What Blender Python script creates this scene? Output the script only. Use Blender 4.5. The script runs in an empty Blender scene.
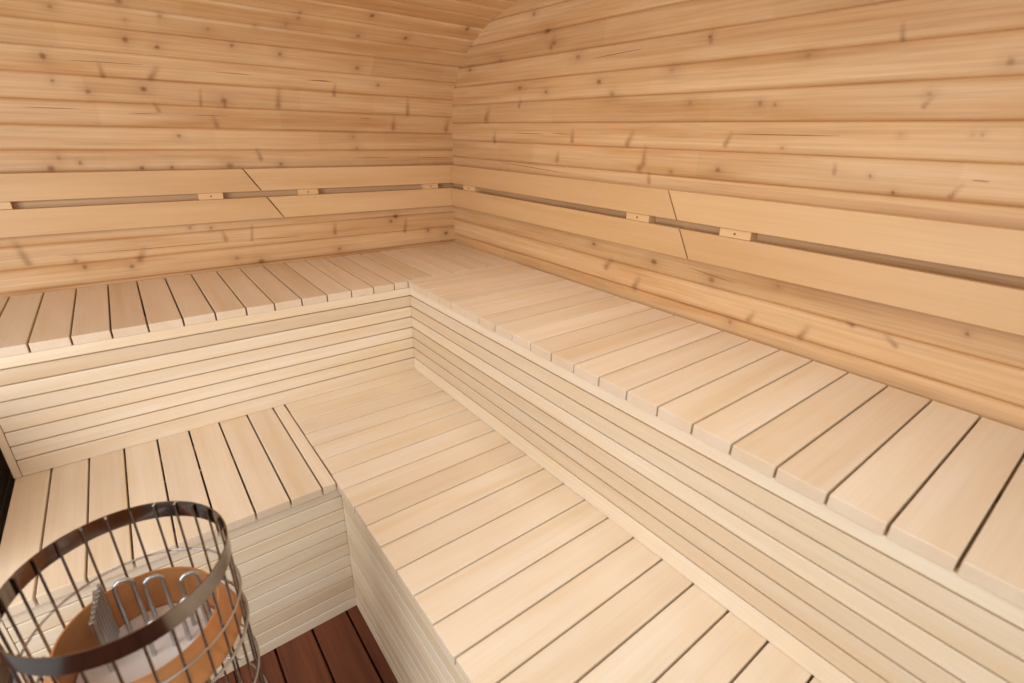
import bpy, bmesh, math, random
import numpy as np
from mathutils import Matrix, Vector
random.seed(7)
C = bpy.context.scene.collection

COL = dict(a_l=(242,228,208), a_d=(230,209,177), a_w=(232,203,162), a_e=(216,190,164),
           p_l=(241,226,204), p_d=(232,208,174), p_w=(234,204,162),
           b_l=(234,196,148), b_d=(221,178,128), b_w=(226,184,130),
           s_l=(239,203,157), s_d=(211,161,108), s_w=(224,172,114), k=(128,72,32))
VT = 'Standard'; EXPO = 0.06; WCOL = (.97, .98, 1.0); WSTR = .28
SPREAD = dict(ceiling_lamp=2.5, warm_fill=2.0)
# ------------------------------------------------------------------ materials
def srgb(r, g, b):
    f = lambda c: ((c/255+0.055)/1.055)**2.4 if c/255 > 0.04045 else c/255/12.92
    return (f(r), f(g), f(b), 1.0)

class N:
    """small node-tree helper"""
    def __init__(s, name):
        s.m = bpy.data.materials.new(name); s.m.use_nodes = True
        s.t = s.m.node_tree; s.b = s.t.nodes['Principled BSDF']
    def n(s, kind, **kw):
        x = s.t.nodes.new(kind)
        for k, v in kw.items():
            if k in x.inputs: x.inputs[k].default_value = v
            else: setattr(x, k, v)
        return x
    def l(s, a, b): s.t.links.new(a, b)
    def mul(s, sock, k):
        x = s.n('ShaderNodeMath', operation='MULTIPLY'); s.l(sock, x.inputs[0]); x.inputs[1].default_value = k
        return x.outputs[0]
    def mix(s, fac, a, b, blend='MIX'):
        x = s.n('ShaderNodeMix', data_type='RGBA', blend_type=blend)
        for i, v in ((0, fac), (6, a), (7, b)):
            if hasattr(v, 'is_linked'): s.l(v, x.inputs[i])
            else: x.inputs[i].default_value = v
        return x.outputs[2]
    def ramp(s, sock, stops):
        x = s.n('ShaderNodeValToRGB'); e = x.color_ramp.elements
        while len(e) < len(stops): e.new(0.5)
        for i, (p, c) in enumerate(stops):
            e[i].position = p; e[i].color = c if len(c) == 4 else (*c, 1)
        s.l(sock, x.inputs[0]); return x.outputs[0]
    def grain(s, vec, scale, nscale=1.0, detail=4, dist=0.0, rough=.55):
        mp = s.n('ShaderNodeMapping'); mp.inputs['Scale'].default_value = scale; s.l(vec, mp.inputs[0])
        x = s.n('ShaderNodeTexNoise', Scale=nscale, Detail=detail, Roughness=rough, Distortion=dist); s.l(mp.outputs[0], x.inputs['Vector'])
        return x.outputs['Fac']

def wood(name, light, dark, warm, end=None, knots=False, rough=.5, fine=.25, knotcol=None, tone_amt=1.0, spec=.4):
    """wood whose grain runs along the x of the stored board coordinate 'wc'; 'tone' varies board by board"""
    w = N(name)
    wc = w.n('ShaderNodeAttribute', attribute_name='wc').outputs['Vector']
    tone = w.n('ShaderNodeAttribute', attribute_name='tone').outputs['Fac']
    g1 = w.grain(wc, (1.1, 16, 16), 1.0, 4, .35)
    g2 = w.grain(wc, (2.2, 120, 120), 1.0, 3, .1, .7)
    g3 = w.grain(wc, (5.0, 9, 9), 1.0, 2, 0)
    col = w.ramp(g1, [(.30, light), (.52, [l*.6+d*.4 for l, d in zip(light[:3], dark[:3])]), (.70, dark)])
    streak = w.ramp(g2, [(.35, (1, 1, 1)), (.75, (1-fine, 1-fine*1.15, 1-fine*1.35))])
    col = w.mix(1.0, col, streak, 'MULTIPLY')
    cloud = w.ramp(g3, [(.35, (0, 0, 0)), (.72, (1, 1, 1))])
    col = w.mix(w.mul(cloud, .28), col, warm)
    tc = w.ramp(tone, [(0, (1-.13*tone_amt, 1-.17*tone_amt, 1-.22*tone_amt)), (.5, (1, 1, 1)), (1, (1+.04*tone_amt, 1+.05*tone_amt, 1+.06*tone_amt))])
    col = w.mix(1.0, col, tc, 'MULTIPLY')
    if end:
        e = w.n('ShaderNodeAttribute', attribute_name='endgrain').outputs['Fac']
        col = w.mix(w.mul(e, .5), col, end)
    if knots:
        k = w.n('ShaderNodeAttribute', attribute_name='knot').outputs['Fac']
        kn = w.grain(wc, (60, 60, 60), 1.0, 2, 0)
        kk = w.n('ShaderNodeMath', operation='MULTIPLY_ADD'); w.l(kn, kk.inputs[0]); kk.inputs[1].default_value = .5; kk.inputs[2].default_value = .75
        k2 = w.n('ShaderNodeMath', operation='MULTIPLY', use_clamp=True); w.l(k, k2.inputs[0]); w.l(kk.outputs[0], k2.inputs[1])
        col = w.mix(k2.outputs[0], col, knotcol)
    w.l(col, w.b.inputs['Base Color'])
    w.b.inputs['Roughness'].default_value = rough
    w.b.inputs['Specular IOR Level'].default_value = spec
    bp = w.n('ShaderNodeBump', Strength=.10, Distance=.002); w.l(g2, bp.inputs['Height']); w.l(bp.outputs[0], w.b.inputs['Normal'])
    return w.m

def metal(name, col, rough, metallic=1.0, noise=.1):
    w = N(name)
    tc = w.n('ShaderNodeTexCoord').outputs['Object']
    nz = w.grain(tc, (6, 6, 40), 1.0, 3)
    c = w.ramp(nz, [(.3, [x*(1-noise) for x in col[:3]]), (.7, [min(1, x*(1+noise)) for x in col[:3]])])
    w.l(c, w.b.inputs['Base Color']); w.b.inputs['Metallic'].default_value = metallic
    w.b.inputs['Roughness'].default_value = rough
    return w.m

ASPEN = wood('aspen_bench_wood', srgb(*COL['a_l']), srgb(*COL['a_d']), srgb(*COL['a_w']), end=srgb(*COL['a_e']), rough=.42, fine=.07, tone_amt=.55)
PANEL = wood('aspen_slat_wood', srgb(*COL['p_l']), srgb(*COL['p_d']), srgb(*COL['p_w']), rough=.45, fine=.10)
BACK = wood('aspen_backrest_wood', srgb(*COL['b_l']), srgb(*COL['b_d']), srgb(*COL['b_w']), end=srgb(*COL['a_e']), rough=.42, fine=.07)
SPRUCE = wood('knotty_spruce_boards', srgb(*COL['s_l']), srgb(*COL['s_d']), srgb(*COL['s_w']), knots=True, rough=.48, fine=.24, knotcol=srgb(*COL['k']), tone_amt=.8)
FLOORW = wood('stained_floor_wood', srgb(126, 72, 46), srgb(80, 42, 28), srgb(104, 52, 32), rough=.4, fine=.3, tone_amt=2.0)
GAPW = wood('gap_panel_wood', srgb(190, 166, 142), srgb(160, 136, 112), srgb(174, 150, 126), rough=.6)  # wood of the panel added in the gap past the bench ends
CRACK = wood('board_split', srgb(158, 104, 60), srgb(138, 86, 48), srgb(146, 94, 52), rough=.9)
CHROME = metal('polished_steel', (.32, .28, .25), .14)
STEEL = metal('brushed_steel', (.48, .48, .47), .3)
TRAY_STEEL = metal('steel_reflecting_wood', srgb(196, 136, 84), .42, .35)  # steel, with the warm reflection of the wood put into its colour
WHITE = metal('pale_steel_plate', (.80, .79, .78), .45, .1, .04)
SCREW = metal('dark_screw', (.18, .12, .08), .5, .4)

# ------------------------------------------------------------------ mesh helpers
_rb = {}
def rbox(sx, sy, sz, r, seg=2):
    key = (round(sx, 4), round(sy, 4), round(sz, 4), r, seg)
    if key not in _rb:
        bm = bmesh.new(); bmesh.ops.create_cube(bm, size=1.0)
        for v in bm.verts: v.co = Vector((v.co.x*sx, v.co.y*sy, v.co.z*sz))
        if r > 0: bmesh.ops.bevel(bm, geom=bm.edges[:], offset=r, segments=seg, profile=.5, affect='EDGES')
        bm.verts.index_update()
        _rb[key] = (np.array([v.co[:] for v in bm.verts]), [tuple(v.index for v in f.verts) for f in bm.faces])
        bm.free()
    return _rb[key]

class MB:
    """collects boards; every board carries its own grain coordinate and tone"""
    def __init__(s): s.v = []; s.f = []; s.wc = []; s.tone = []; s.eg = []; s.kn = []; s.mi = []; s.k = 0
    def add(s, V, F, wc, tone, eg=None, kn=None, mi=0):
        s.v.append(V); s.f += [tuple(i+s.k for i in f) for f in F]; s.k += len(V)
        s.wc.append(wc); s.tone.append(np.full(len(V), tone)); n = len(V)
        s.eg.append(np.zeros(n) if eg is None else eg); s.kn.append(np.zeros(n) if kn is None else kn)
        s.mi += [mi]*len(F)
    def board(s, x0, x1, y0, y1, z0, z1, axis, r=.003, tone=None, shear=None, mi=0, ends=True, seg=2):
        """axis: 0/1/2 = the way the grain runs; shear(local) may move the ends"""
        sx, sy, sz = x1-x0, y1-y0, z1-z0
        V, F = rbox(sx, sy, sz, r, seg); V = V.copy()
        L = (sx, sy, sz)[axis]; al = V[:, axis]
        eg = (np.abs(al) > L/2-r*.6-1e-5).astype(float) if ends else np.zeros(len(V))
        o = [a for a in (0, 1, 2) if a != axis]
        off = np.array([random.uniform(0, 60), random.uniform(0, 9), random.uniform(0, 9)])
        wc = np.stack([al, V[:, o[0]], V[:, o[1]]], 1)+off
        if shear: V = shear(V, L)
        V = V+np.array([(x0+x1)/2, (y0+y1)/2, (z0+z1)/2])
        s.add(V, F, wc, random.random() if tone is None else tone, eg, None, mi)
    def tube(s, pts, r, n=8, closed=False):
        pts = [np.array(p, float) for p in pts]; m = len(pts); V = []; F = []
        prevu = None
        for i, p in enumerate(pts):
            a = pts[(i-1) % m] if (closed or i > 0) else p; b = pts[(i+1) % m] if (closed or i < m-1) else p
            t = b-a; t /= np.linalg.norm(t)
            if prevu is None:
                h = np.array([0, 0, 1.]) if abs(t[2]) < .9 else np.array([1., 0, 0]); u = np.cross(t, h)
            else: u = prevu-t*(prevu@t)
            u /= np.linalg.norm(u); prevu = u; w = np.cross(t, u)
            for j in range(n):
                q = 2*math.pi*j/n; V.append(p+r*(math.cos(q)*u+math.sin(q)*w))
        for i in range(m if closed else m-1):
            for j in range(n):
                F.append((i*n+j, i*n+(j+1) % n, ((i+1) % m)*n+(j+1) % n, ((i+1) % m)*n+j))
        if not closed: F += [tuple(range(n-1, -1, -1)), tuple((m-1)*n+j for j in range(n))]
        V = np.array(V); s.add(V, F, V.copy(), .5)
    def lathe(s, prof, cx, cy, n=64, closed=True):
        """prof: (r, z) pairs; closed joins last to first"""
        V = []; F = []; m = len(prof)
        for i in range(n):
            q = 2*math.pi*i/n
            for r, z in prof: V.append((cx+r*math.cos(q), cy+r*math.sin(q), z))
        for i in range(n):
            k = (i+1) % n
            for j in range(m if closed else m-1):
                F.append((i*m+j, k*m+j, k*m+(j+1) % m, i*m+(j+1) % m))
        V = np.array(V); s.add(V, F, V.copy(), .5)
    def build(s, name, mats, parent=None, smooth=True, origin=None, wn=True):
        V = np.concatenate(s.v)
        inv = parent.location if parent is not None else Vector((0, 0, 0))
        if parent is not None and parent.parent is not None: inv = inv+parent.parent.location
        o0 = np.array(origin if origin is not None else inv[:])
        me = bpy.data.meshes.new(name); me.from_pydata((V-o0).tolist(), [], s.f); me.update()
        a = me.attributes.new('wc', 'FLOAT_VECTOR', 'POINT'); a.data.foreach_set('vector', np.concatenate(s.wc).astype(np.float32).ravel())
        for nm, arr in (('tone', s.tone), ('endgrain', s.eg), ('knot', s.kn)):
            a = me.attributes.new(nm, 'FLOAT', 'POINT'); a.data.foreach_set('value', np.concatenate(arr).astype(np.float32))
        for m in (mats if isinstance(mats, (list, tuple)) else [mats]): me.materials.append(m)
        me.polygons.foreach_set('material_index', s.mi)
        if smooth: me.shade_smooth(); me.set_sharp_from_angle(angle=math.radians(50))
        o = bpy.data.objects.new(name, me); C.objects.link(o)
        if smooth and wn: x = o.modifiers.new('even_shading', 'WEIGHTED_NORMAL'); x.keep_sharp = True; x.weight = 90
        if parent is not None: o.parent = parent; o.location = Vector(o0.tolist())-inv
        else: o.location = Vector(o0.tolist())
        return o

def thing(name, label, cat, loc, group=None):
    o = bpy.data.objects.new(name, None); C.objects.link(o); o.location = loc
    o.empty_display_size = .1
    o['label'] = label; o['category'] = cat
    if group: o['group'] = group
    return o

def struct(o, label=None, cat=None):
    o['kind'] = 'structure'
    if label: o['label'] = label
    if cat: o['category'] = cat
    return o
# ------------------------------------------------------------------ measured features of the wall boards
RK= [(-1.548, 1.907, 0.0096, 0.0079), (-1.858, 1.83, 0.0156, 0.0086), (-1.422, 1.825, 0.0192, 0.0119), (-2.283, 1.78, 0.0104, 0.0086), (-1.51, 1.722, 0.0112, 0.0069), (-1.75, 1.715, 0.0096, 0.0079), (-0.772, 2.014, 0.0252, 0.0119), (-0.82, 1.966, 0.0216, 0.0119), (-0.967, 1.903, 0.018, 0.0119), (-1.091, 1.808, 0.0168, 0.0092), (-1.163, 1.764, 0.0216, 0.0119), (-0.783, 1.787, 0.0144, 0.0079), (-1.651, 1.523, 0.0128, 0.0079), (-2.084, 1.535, 0.0048, 0.004), (-2.145, 1.499, 0.0048, 0.0059), (-1.842, 1.595, 0.006, 0.0033), (-2.125, 1.634, 0.0048, 0.004), (-1.473, 1.505, 0.008, 0.0049), (-0.684, 2.086, 0.0168, 0.0069), (-1.452, 1.179, 0.018, 0.0119), (-1.698, 1.166, 0.0176, 0.0145), (-1.921, 1.199, 0.0084, 0.0069), (-1.137, 1.192, 0.0144, 0.0079), (-2.383, 1.192, 0.0048, 0.0059), (-1.793, 1.04, 0.0108, 0.0089), (-1.795, 1.71, 0.006, 0.0049), (-2.157, 1.724, 0.0072, 0.0059), (-0.443, 1.936, 0.0192, 0.0079), (-0.6, 1.811, 0.0192, 0.0079), (-0.184, 1.913, 0.024, 0.0099), (-2.262, 1.638, 0.004, 0.0033), (-2.278, 1.639, 0.004, 0.0033)]
RS= [(-2.063, 1.876, -2.07, 1.845, 0.0051), (-2.167, 1.719, -2.154, 1.698, 0.0051), (-1.675, 1.631, -1.661, 1.599, 0.0077), (-1.354, 1.535, -1.331, 1.506, 0.0128), (-1.994, 1.56, -1.997, 1.537, 0.0038), (-2.275, 1.529, -2.261, 1.501, 0.0032), (-0.354, 1.724, -0.328, 1.684, 0.0173), (-1.284, 1.629, -1.261, 1.591, 0.0112), (-0.965, 1.633, -0.963, 1.595, 0.0096), (-1.347, 1.579, -1.347, 1.524, 0.0096), (-0.88, 1.544, -0.876, 1.515, 0.0115), (-1.374, 1.495, -1.384, 1.464, 0.008), (-1.24, 1.143, -1.216, 1.109, 0.0128), (-1.392, 1.102, -1.373, 1.06, 0.0128), (-1.866, 1.094, -1.852, 1.066, 0.0086), (-2.034, 1.099, -2.02, 1.061, 0.0096), (-2.228, 1.134, -2.256, 1.115, 0.0064), (-0.824, 1.99, -0.802, 1.953, 0.0134), (-1.552, 1.92, -1.553, 1.895, 0.0077), (-0.603, 1.761, -0.596, 1.736, 0.009), (-0.407, 1.619, -0.399, 1.582, 0.0115), (-2.127, 1.144, -2.144, 1.137, 0.0058)]
RC= [(-1.675, 1.631, -1.986, 1.63), (-1.06, 1.891, -1.284, 1.9), (-2.289, 1.541, -2.321, 1.54), (-0.452, 1.485, -0.963, 1.463), (-0.547, 1.621, -0.788, 1.619), (-0.834, 1.624, -0.96, 1.62), (-1.608, 1.189, -1.783, 1.175)]
LK= [(-1.418, 2.069, 0.0144, 0.0158), (-1.607, 2.013, 0.012, 0.0132), (-1.42, 1.92, 0.0132, 0.0145), (-1.667, 1.836, 0.0128, 0.0158), (-1.325, 1.904, 0.0108, 0.0089), (-1.569, 1.728, 0.0132, 0.0109), (-1.395, 1.747, 0.0144, 0.0119), (-1.662, 1.757, 0.0064, 0.0079), (-1.121, 1.719, 0.0176, 0.0145), (-0.876, 2.071, 0.0144, 0.0149), (-0.835, 2.109, 0.0108, 0.0148), (-1.152, 2.0, 0.0112, 0.0092), (-0.887, 1.926, 0.0128, 0.0132), (-1.07, 1.941, 0.0072, 0.0079), (-1.741, 1.46, 0.0168, 0.0139), (-1.71, 1.497, 0.0096, 0.0106), (-1.143, 1.461, 0.0224, 0.0185), (-1.652, 1.479, 0.0072, 0.0079), (-1.463, 1.457, 0.0112, 0.0092), (-1.36, 1.457, 0.0084, 0.0092), (-0.93, 1.464, 0.0128, 0.0106), (-1.311, 1.579, 0.0096, 0.0079), (-0.549, 2.186, 0.0128, 0.0158), (-0.574, 2.059, 0.0128, 0.0132), (-0.355, 2.084, 0.0128, 0.0132), (-0.083, 2.199, 0.016, 0.0185), (-0.546, 1.898, 0.0128, 0.0106), (-0.574, 1.586, 0.012, 0.0099), (-0.559, 1.535, 0.012, 0.0099), (-1.733, 1.085, 0.0108, 0.0119), (-1.583, 1.066, 0.0128, 0.0106), (-1.755, 1.112, 0.0096, 0.0106), (-1.084, 1.025, 0.018, 0.0148), (-1.186, 1.053, 0.012, 0.0079), (-1.344, 1.208, 0.0072, 0.0079), (-1.265, 1.199, 0.008, 0.0066), (-0.374, 1.184, 0.0168, 0.0139), (-0.405, 1.162, 0.0144, 0.0099), (-0.061, 1.064, 0.0196, 0.0139), (-0.18, 1.09, 0.012, 0.0099), (-0.703, 1.043, 0.0144, 0.0099), (-1.303, 2.03, 0.0084, 0.0092), (-1.409, 1.996, 0.0072, 0.0079), (-0.832, 2.136, 0.0084, 0.0139), (-0.988, 2.04, 0.0072, 0.0079), (-0.434, 1.828, 0.012, 0.0099)]
LS= [(-0.894, 1.774, -0.906, 1.709, 0.0112), (-1.515, 1.825, -1.512, 1.783, 0.0077), (-1.337, 1.827, -1.363, 1.788, 0.0115), (-1.023, 1.525, -1.012, 1.487, 0.009), (-1.173, 1.655, -1.164, 1.621, 0.009), (-1.371, 1.699, -1.36, 1.671, 0.0067), (-0.268, 1.767, -0.27, 1.701, 0.0096), (-0.349, 1.675, -0.357, 1.632, 0.0115), (-0.028, 1.68, -0.042, 1.629, 0.0134), (-1.909, 1.2, -1.893, 1.122, 0.0115), (-1.526, 1.134, -1.55, 1.09, 0.0125), (-1.222, 1.177, -1.216, 1.141, 0.009), (-0.712, 1.171, -0.717, 1.126, 0.0096), (-0.314, 1.171, -0.325, 1.1, 0.0096), (-1.12, 1.742, -1.12, 1.7, 0.0086), (-1.202, 1.755, -1.209, 1.699, 0.0038), (-1.097, 1.198, -1.109, 1.13, 0.0051), (-0.645, 1.813, -0.649, 1.768, 0.008)]
LC= [(-1.595, 1.83, -1.38, 1.835), (-1.138, 1.829, -1.0, 1.828), (-1.763, 1.667, -1.609, 1.667), (-1.46, 1.659, -1.366, 1.659), (-1.245, 1.66, -1.111, 1.661), (-0.776, 1.825, -0.645, 1.826), (-0.228, 1.487, -0.021, 1.486), (-1.802, 1.138, -1.222, 1.132), (-1.108, 1.134, -0.891, 1.125), (-0.53, 1.673, -0.468, 1.671), (-0.59, 1.488, -0.385, 1.489), (-0.75, 1.827, -0.669, 1.829)]


BP = .0855
YR = -3.35      # how far the room runs towards and past the camera
XL = -2.55

def knot_field(U, V, K, S):
    """how dark the knots make each surface point: K ovals, S slanted spike knots"""
    k = np.zeros_like(U)
    for u, v, a, b in K:
        d = ((U-u)/max(a, .004))**2+((V-v)/max(b, .004))**2
        amp = .45+.5*((u*37.7+v*91.3) % 1.0)
        k = np.maximum(k, amp*np.exp(-(d*1.5)**1.3)); k = np.maximum(k, .20*np.exp(-d/6))
    for u0, v0, u1, v1, w in S:
        du, dv = u1-u0, v1-v0; L2 = du*du+dv*dv+1e-9
        t = np.clip(((U-u0)*du+(V-v0)*dv)/L2, 0, 1)
        d = np.hypot(U-u0-t*du, V-v0-t*dv)/max(w, .005)
        k = np.maximum(k, (.22+.38*t)*np.exp(-d**2))
    return k

PROF = [(0, -.010), (.0012, -.0078), (.0030, -.0042), (.0060, -.0020), (.0100, -.0008), (.0160, 0)]
def cladding(mb, edges, u0, u1, place, K, S, du=.005, umap=lambda u: u, cuts=None):
    """horizontal boards between successive edges; place(u, v, d) -> xyz, d = depth out of the wall"""
    nu = int((u1-u0)/du); us = np.linspace(u0, u1, nu+1)
    for i in range(len(edges)-1):
        a, b = edges[i], edges[i+1]; w = b-a
        vs = [a+p for p, d in PROF]+list(np.linspace(a+.016, b-.016, 9)[1:-1])+[b-p for p, d in reversed(PROF)]
        ds = [d for p, d in PROF]+[0]*7+[d for p, d in reversed(PROF)]
        U, Vv = np.meshgrid(us, vs, indexing='ij'); D = np.broadcast_to(np.array(ds), U.shape)
        P = place(U.ravel(), Vv.ravel(), D.ravel())
        m = len(vs); F = []
        for p in range(nu):
            for q in range(m-1):
                F.append((p*m+q, (p+1)*m+q, (p+1)*m+q+1, p*m+q+1))
        k = knot_field(U, Vv, [x for x in K if a-.03 < x[1] < b+.03], [x for x in S if a-.03 < max(x[1], x[3]) and min(x[1], x[3]) < b+.03]).ravel()
        off = np.array([random.uniform(0, 60), random.uniform(0, 9), random.uniform(0, 9)])
        wc = np.stack([U.ravel(), Vv.ravel(), np.zeros(U.size)], 1)+off
        # stray random small knots away from the measured ones
        mb.add(P, F, wc, 0, None, k)
        # boards are finger-jointed from shorter lengths of slightly different tone
        tn = np.zeros(len(us)); u = u0; base = random.uniform(.3, .9)
        while u < u1:
            n = u+random.uniform(.22, .8); tn[(us >= u) & (us < n)] = base+random.uniform(-.3, .15); u = n
        tn[-1] = tn[-2]
        mb.tone[-1] = np.repeat(tn, m)

def splits(mb, Cs, place):
    """thin dark drying cracks, a hair proud of the board"""
    for u0, v0, u1, v1 in Cs:
        n = 12; V = []; F = []
        for i in range(n+1):
            t = i/n; w = .0010*math.sin(math.pi*min(max(t, .04), .96))**.5
            u = u0+(u1-u0)*t; v = v0+(v1-v0)*t
            V += [place(np.array([u]), np.array([v-w]), np.array([.0005]))[0], place(np.array([u]), np.array([v+w]), np.array([.0005]))[0]]
        for i in range(n): F.append((2*i, 2*i+2, 2*i+3, 2*i+1))
        V = np.array(V); mb.add(V, F, V*1.0, .5, mi=1)

# right wall: plane x = 0
def place_right(u, v, d): return np.stack([-d*1.0, u, v], 1)
edges = [.0+.0]+[1.842-.0877*k for k in range(20, -1, -1)]+[1.842+.0877*k for k in range(1, 5)]
mb = MB(); cladding(mb, edges, YR, .012, place_right, RK, RS); splits(mb, RC, place_right)
struct(mb.build('wall_right', [SPRUCE, CRACK], wn=False), 'flat end wall of knotty horizontal spruce boards', 'wall')

# back wall: vertical, then bending over into the ceiling (barrel shape); s runs up the curve
CURVE = [(0, 0), (0, .5), (0, 1.0), (0, 1.55), (0, 1.6947), (-.006, 1.7797), (-.0406, 1.8564), (-.087, 1.9297), (-.1528, 1.9863), (-.224, 2.036), (-.30, 2.074), (-.38, 2.103), (-.46, 2.126), (-.545, 2.143), (-.63, 2.155), (-.72, 2.164), (-.9, 2.174), (-1.2, 2.18), (-2.0, 2.182), (-3.6, 2.182)]
pr = np.array(CURVE); SS = np.r_[0, np.cumsum(np.hypot(*np.diff(pr, axis=0).T))]
fine = np.linspace(0, SS[-1], 2400); fy = np.interp(fine, SS, pr[:, 0]); fz = np.interp(fine, SS, pr[:, 1])
kern = np.ones(41)/41      # soften the bends
pad = lambda a: np.r_[2*a[0]-a[1:21][::-1], a, 2*a[-1]-a[-21:-1][::-1]]
fy2 = np.convolve(pad(fy), kern, 'valid'); fz2 = np.convolve(pad(fz), kern, 'valid')
ty = np.gradient(fy2, fine); tz = np.gradient(fz2, fine); tl = np.hypot(ty, tz); ty /= tl; tz /= tl
def place_back(u, v, d):
    y = np.interp(v, fine, fy2); z = np.interp(v, fine, fz2); a = np.interp(v, fine, ty); b = np.interp(v, fine, tz)
    return np.stack([u, y-b*d, z+a*d], 1)       # inward normal = (-tz, ty)
s0 = SS[5]
low = [s0-.085*k for k in range(20, -1, -1)]
up = [s0+.0868*k for k in range(1, 8)]
mb = MB(); cladding(mb, [.0]+low+up, XL, .0, place_back, LK, LS); splits(mb, LC, place_back)
struct(mb.build('wall_back', [SPRUCE, CRACK], wn=False), 'curved back wall of knotty horizontal spruce boards', 'wall')
mb = MB(); cladding(mb, [up[-1]+.0868*k for k in range(0, 33)], XL, .0, place_back, [], [], du=.02)
struct(mb.build('ceiling', [SPRUCE, CRACK], wn=False), 'spruce board ceiling running on from the curved wall', 'ceiling')

# floor: dark red-brown boards running away from the camera
mb = MB(); x = -1.2334+.1222*11
while x > XL-.1:
    mb.board(x-.1222+.003, x-.003, YR, .0, -.03, 0, 1, r=.004, ends=False); x -= .1222
mb.board(XL, .1, YR, 0.0, -.06, -.034, 0, r=0, tone=0)
struct(mb.build('floor', FLOORW), 'dark red-brown stained plank floor', 'floor')
# low board panel added to darken the gap beyond the bench ends
mb = MB()
for k in range(7): mb.board(-2.16, -2.12, -1.15, -.012, .0+.128*k, .124+.128*k, 1, r=.004, ends=False)
struct(mb.build('gap_shade_panel', GAPW), 'added low board panel that stands in for shade in the gap past the bench ends', 'wall')

# ------------------------------------------------------------------ benches
ZU, ZL, T = 1.0072, .5772, .030
YF, XF = -.6401, -.6245          # faces of the upper riser panels
YG, XG = -1.2243, -1.1950        # faces of the lower riser panels
XE = -2.0204                     # the bench ends
G = .0026                        # half a gap between planks

def planks(mb, edges, lo, hi, z, axis, r=.0022):
    """planks with their grain along axis; edges run along the other axis"""
    for a, b in zip(edges[:-1], edges[1:]):
        a, b = min(a, b)+G, max(a, b)-G
        f0, f1 = (lo(a, b), hi(a, b)) if callable(lo) else (lo, hi)
        dz = random.uniform(-.0006, .0006); j = random.uniform(-.0015, .0015)
        if axis == 1: mb.board(a, b, f0+j, f1, z-T+.0001, z+dz, 1, r)
        else: mb.board(f0+j, f1, a, b, z-T+.0001, z+dz, 0, r)

def slat_rows(mb, z0, pitch, zmin, zmax, face, a0, a1, axis, depth=.018, gap=.0042):
    k = -1
    while True:
        lo, hi = max(z0+pitch*k+gap/2, zmin), min(z0+pitch*(k+1)-gap/2, zmax)
        if k == -1: lo = zmin
        k += 1
        if lo >= zmax-.004: break
        if hi-lo < .006: continue
        if axis == 0: mb.board(a0, a1, face, face+depth, lo, hi, 0, .0022, ends=False)
        else: mb.board(face, face+depth, a0, a1, lo, hi, 1, .0022, ends=False)
    # the backing strip the slats are nailed to
    if axis == 0: mb.board(a0+.01, a1-.03, face+depth-.006, face+depth+.01, zmin, zmax-.002, 0, 0, tone=.2, ends=False)
    else: mb.board(face+depth-.006, face+depth+.01, a0+.01, a1-.04, zmin, zmax-.002, 1, 0, tone=.2, ends=False)

# upper bench along the back wall
t = thing('upper_bench', 'upper bench along the curved back wall, its planks pointing into the corner', 'bench', (-1.3, -.3, ZL))
mb = MB()
ue = [XE, -1.9741, -1.8770, -1.7782, -1.6778, -1.5806, -1.4801, -1.3814, -1.2820, -1.1845, -1.0845, -.9865, -.8869, -.7910, -.6965]
planks(mb, ue, -.6412, -.014, ZU, 1)
mb.board(-.6965+G, -.6030-G, -.6165, -.014, ZU-T, ZU, 1, .003)
mb.board(-.6965+G, -.6320, -.6412, -.6195, ZU-T, ZU, 1, .0045)
planks(mb, [-.6030, -.4975, -.3905, -.2887, -.1905, -.0925, -.004], -.6165, -.014, ZU, 1, .003)
mb.build('slat_seat', ASPEN, t)
mb = MB(); slat_rows(mb, .6372, .05055, ZL+.0005, ZU-T, YF, -2.0, XF, 0); mb.build('slat_panel', PANEL, t)
mb = MB(); mb.board(-2.0204, -2.0012, YF-.0005, -.02, ZL+.0005, ZU-T, 2, .002); mb.build('end_panel', PANEL, t)
for y in (-.53, -.13):
    mb = MB(); mb.board(-1.99, -.02, y-.085, y+.085, ZU-T-.062, ZU-T-.001, 0, .002); mb.build('bearer', PANEL, t)

# upper bench along the right wall
t = thing('upper_bench', 'upper bench along the flat right wall, running out of view at the right edge', 'bench', (-.3, -1.8, ZL))
mb = MB()
re = [-.6195, -.7048, -.8027, -.9006]+[-2.467+.0979*k for k in range(15, -8, -1)]
planks(mb, re, -.6292, -.014, ZU, 0)
mb.build('slat_seat', ASPEN, t)
mb = MB(); slat_rows(mb, .6372, .05055, ZL+.0005, ZU-T, XF, -3.12, -.622, 1); mb.build('slat_panel', PANEL, t)
for x in (-.47, -.17):
    mb = MB(); mb.board(x-.13, x+.13, -3.1, -.67, ZU-T-.062, ZU-T-.001, 1, .002); mb.build('bearer', PANEL, t)

# lower bench under the back one
t = thing('lower_bench', 'short lower bench behind the heater, end planks showing past its basket', 'bench', (-1.6, -.95, 0))
mb = MB()
le = [XE, -1.9315, -1.8351, -1.7400, -1.6443, -1.5464, -1.4476, -1.3504, -1.2555, -1.2105]
planks(mb, le, -1.2440, -.600, ZL, 1)
mb.build('slat_seat', ASPEN, t)
mb = MB(); slat_rows(mb, .0447, .0509, .0, ZL-T, YG, -2.0, XG, 0); mb.build('slat_panel', PANEL, t)
mb = MB(); mb.board(-2.0204, -2.0012, YG-.0005, -.60, .0, ZL-T, 2, .002); mb.build('end_panel', PANEL, t)
for y in (-1.17, -.72):
    mb = MB(); mb.board(-1.99, -1.24, y-.02, y+.02, ZL-T-.062, ZL-T-.001, 0, .002); mb.build('bearer', PANEL, t)

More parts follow.
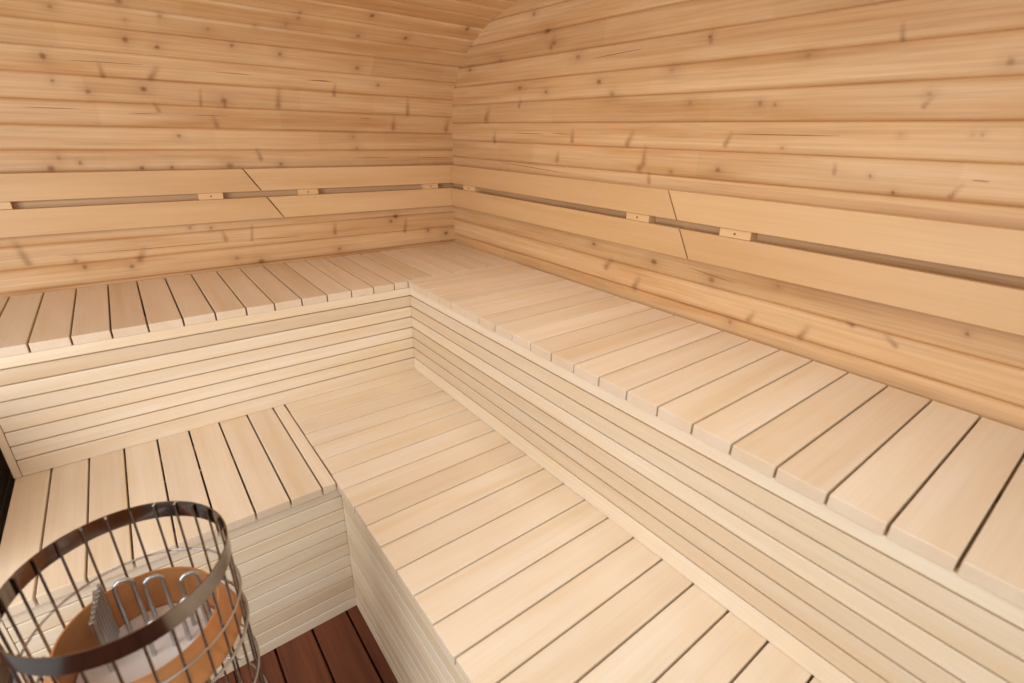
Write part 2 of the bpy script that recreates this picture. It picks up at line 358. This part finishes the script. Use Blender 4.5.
# lower bench along the right one
t = thing('lower_bench', 'long lower bench of broad pale planks at the foot of the right upper bench', 'bench', (-.9, -1.8, 0))
mb = MB()
ge = [-.600, -.7114]+[-.7114-.0962*k for k in range(1, 26)]
planks(mb, ge, -1.2085, -.575, ZL, 0)
mb.build('slat_seat', ASPEN, t)
mb = MB(); slat_rows(mb, .0447, .0509, .0, ZL-T, XG, -3.10, -1.206, 1); mb.build('slat_panel', PANEL, t)
for x in (-1.05, -.75):
    mb = MB(); mb.board(x-.13, x+.13, -3.08, -.64, ZL-T-.062, ZL-T-.001, 1, .002); mb.build('bearer', PANEL, t)

# ------------------------------------------------------------------ backrests
ZB = ((1.3528, 1.4485), (1.2285, 1.3255)); D0, D1 = .0215, .0455
def backrest(label, wall, a0, a1, cut0, cut1, blocks):
    """a0 > a1 along the wall, starting at the corner side; cut: slanted joint (value at z 1.449, slope) or None"""
    loc = ((a0+a1)/2, -.02, 1.23) if wall == 'back' else (-.02, (a0+a1)/2, 1.23)
    t = thing('backrest', label, 'backrest', loc, None)
    for z0, z1 in ZB:
        zc = (z0+z1)/2
        def sh(V, L, zc=zc):
            V = V.copy(); ax = 0 if wall == 'back' else 1; al = V[:, ax].copy()
            for sgn, cut, gap in ((1, cut0, -.0028), (-1, cut1, .0028)):
                if cut:
                    m = al*sgn > L/2-.01
                    V[m, ax] += cut*(zc+V[m, 2]-1.449)+gap
            return V
        mb = MB()
        if wall == 'back': mb.board(a1, a0, -D1, -D0, z0, z1, 0, .002, shear=sh, ends=False)
        else: mb.board(-D1, -D0, a1, a0, z0, z1, 1, .002, shear=sh, ends=False)
        mb.build('backrest_board', BACK, t)
    for b0, b1 in blocks:
        mb = MB()
        def bx(p0, p1, d0, d1, z0, z1, r):
            if wall == 'back': mb.board(p0, p1, -d1, -d0, z0, z1, 0, r, tone=.9, ends=False)
            else: mb.board(-d1, -d0, p0, p1, z0, z1, 1, r, tone=.9, ends=False)
        bx(b0, b1, .0005, D0-.0004, 1.245, 1.435, .001)
        bx(b0, b1, D0-.002, D1-.004, 1.3263, 1.3520, .001)
        o = mb.build('support_block', BACK, t)
        mb = MB(); c = b0+(b1-b0)*.5; pts = []
        q = D1-.004
        mb.lathe([(.0001, 0), (.0034, 0), (.0034, .0016), (.0001, .0016)], 0, 0, 12)
        V = mb.v[0]
        mb.v[0] = np.stack([c+V[:, 0], -q-V[:, 2], 1.3392+V[:, 1]], 1) if wall == 'back' else np.stack([-q-V[:, 2], c+V[:, 0], 1.3392+V[:, 1]], 1)
        mb.build('screw', SCREW, o)
    return t
JL, KL = -1.1024, -.642       # joint on the back wall: x at z 1.449, dx/dz
JR, KR = -1.5030, .539
backrest('two-board backrest on the curved back wall, running from the slanted joint into the corner', 'back', -.002, JL, None, KL, [(-.8835, -.788), (-.2202, -.1266)])
backrest('two-board backrest on the curved back wall, from the slanted joint to the left picture edge', 'back', JL, -2.12, KL, None, [(-1.293, -1.1984), (-1.975, -1.8776)])
backrest('two-board backrest on the flat right wall, from the corner to the slanted joint', 'right', -.0470, JR, None, KR, [(-.2821, -.1672), (-1.4346, -1.3288)])
backrest('two-board backrest on the flat right wall, from the slanted joint to the right picture edge', 'right', JR, -3.1, KR, None, [(-1.8237, -1.7193), (-2.85, -2.75)])

# ------------------------------------------------------------------ heater in front of the lower bench
HX, HY, HR = -1.706, -1.666, .168
h = thing('sauna_heater', 'open-topped steel wire basket heater with bare heating loops inside, by the lower bench', 'heater', (HX, HY, 0))
mb = MB(); mb.lathe([(HR, .862), (HR, .900), (HR-.0022, .900), (HR-.0022, .862)], HX, HY, 96); mb.build('top_ring', CHROME, h)
for z, rr in ((.77, .0022), (.692, .003), (.56, .0022), (.42, .0022), (.28, .0022), (.14, .0022)):
    mb = MB(); mb.tube([(HX+(HR+.0005)*math.cos(2*math.pi*i/72), HY+(HR+.0005)*math.sin(2*math.pi*i/72), z) for i in range(72)], rr, 8, True)
    mb.build('wire_hoop', STEEL, h)
nr = 26
for i in range(nr):
    q = 2*math.pi*i/nr+math.radians(13.4); x, y = HX+(HR-.0050)*math.cos(q), HY+(HR-.0050)*math.sin(q)
    mb = MB(); mb.tube([(x, y, .03), (x, y, .45), (x, y, .896)], .0024, 8); mb.build('rod', CHROME, h)
mb = MB(); mb.lathe([(HR-.002, .0), (HR-.002, .035), (.02, .035), (.02, .0)], HX, HY, 64); mb.build('foot_plate', STEEL, h)
mb = MB(); mb.lathe([(.07, .036), (.07, .66), (.0005, .66), (.0005, .036)], HX, HY, 48); mb.build('junction_box', STEEL, h)
# flared steel tray that carries the elements, wood reflection in its colour
mb = MB(); mb.lathe([(.129, .760), (.158, .694), (.155, .692), (.1255, .752), (.124, .660), (.001, .660), (.001, .664), (.120, .664), (.1255, .760)], HX, HY, 80); mb.build('tray', TRAY_STEEL, h)
mb = MB(); mb.lathe([(.118, .665), (.118, .670), (.001, .670), (.001, .665)], HX, HY, 64); mb.build('floor_plate', WHITE, h)
def loop(x0, x1, y, zb, zt, lean=0, r=.0042):
    R = abs(x1-x0)/2; c = (x0+x1)/2; pts = [(x0, y, zb), (x0, y+lean*.5, (zb+zt-R)/2)]
    for i in range(13):
        q = math.pi-math.pi*i/12; pts.append((c+R*math.cos(q)*(1 if x1 > x0 else -1), y+lean, zt-R+R*math.sin(q)))
    pts += [(x1, y+lean*.5, (zb+zt-R)/2), (x1, y, zb)]
    mb = MB(); mb.tube(pts, r, 10); mb.build('heating_element', STEEL, h)
for x0, y0 in ((-1.737, -1.585), (-1.690, -1.608), (-1.633, -1.640)):
    loop(x0, x0+.029, y0, .670, .802, 0)
loop(-1.703, -1.668, -1.668, .670, .752, 0); loop(-1.645, -1.610, -1.672, .670, .775, 0)

# upright ribbed plate at the left of the loops
mb = MB()
for k in range(8): mb.board(-1.772+.0015*k, -1.765+.0015*k, -1.662+.0125*k, -1.653+.0125*k, .671, .800, 2, .0015)
mb.board(-1.7700, -1.7640, -1.656, -1.566, .671, .790, 2, .001)
mb.build('ribbed_plate', STEEL, h)

# ------------------------------------------------------------------ camera
cam = bpy.data.cameras.new('camera'); cam.sensor_fit = 'HORIZONTAL'; cam.sensor_width = 36; cam.lens = 36*496.641/1024
cam.clip_start = .02
cam.dof.use_dof = True; cam.dof.focus_distance = 2.05; cam.dof.aperture_fstop = 2.4
co = bpy.data.objects.new('camera', cam); C.objects.link(co)
R3 = ((0.79426, 0.218119, -0.567076), (-0.607193, 0.318165, -0.728071), (0.021617, 0.922602, 0.385146))
M = Matrix(R3).to_4x4(); M.translation = Vector((-1.5664, -2.59616, 1.61555)); co.matrix_world = M
bpy.context.scene.camera = co

# ------------------------------------------------------------------ light
def area(name, loc, target, size, power, col, sy=None):
    l = bpy.data.lights.new(name, 'AREA'); l.energy = power; l.color = col; l.size = size
    l.spread = SPREAD.get(name, math.pi)
    if sy: l.shape = 'RECTANGLE'; l.size_y = sy
    o = bpy.data.objects.new(name, l); C.objects.link(o); o.location = loc
    o.rotation_euler = (Vector(target)-Vector(loc)).to_track_quat('-Z', 'Y').to_euler(); return o
area('ceiling_lamp', (-1.35, -3.0, 2.12), (-.9, -1.35, .5), 1.2, 13.5, (.93, .985, 1))
area('warm_fill', (-.50, -1.6, 2.12), (-.50, -1.599, .5), .5, 3.0, (1, .95, .87), 1.9)  # added fill that warms and brightens the upper benches
area('door_daylight', (-2.75, -2.0, 1.4), (-1.0, -.8, .85), 1.2, 30, (.96, .98, 1), 1.5)

w = bpy.data.worlds.new('room_light'); bpy.context.scene.world = w; w.use_nodes = True
nt = w.node_tree; bg = nt.nodes['Background']; bg.inputs[0].default_value = (*WCOL, 1); bg.inputs[1].default_value = WSTR
vs = bpy.context.scene.view_settings
vs.view_transform = VT; vs.look = 'None'; vs.exposure = EXPO; vs.gamma = 1.0
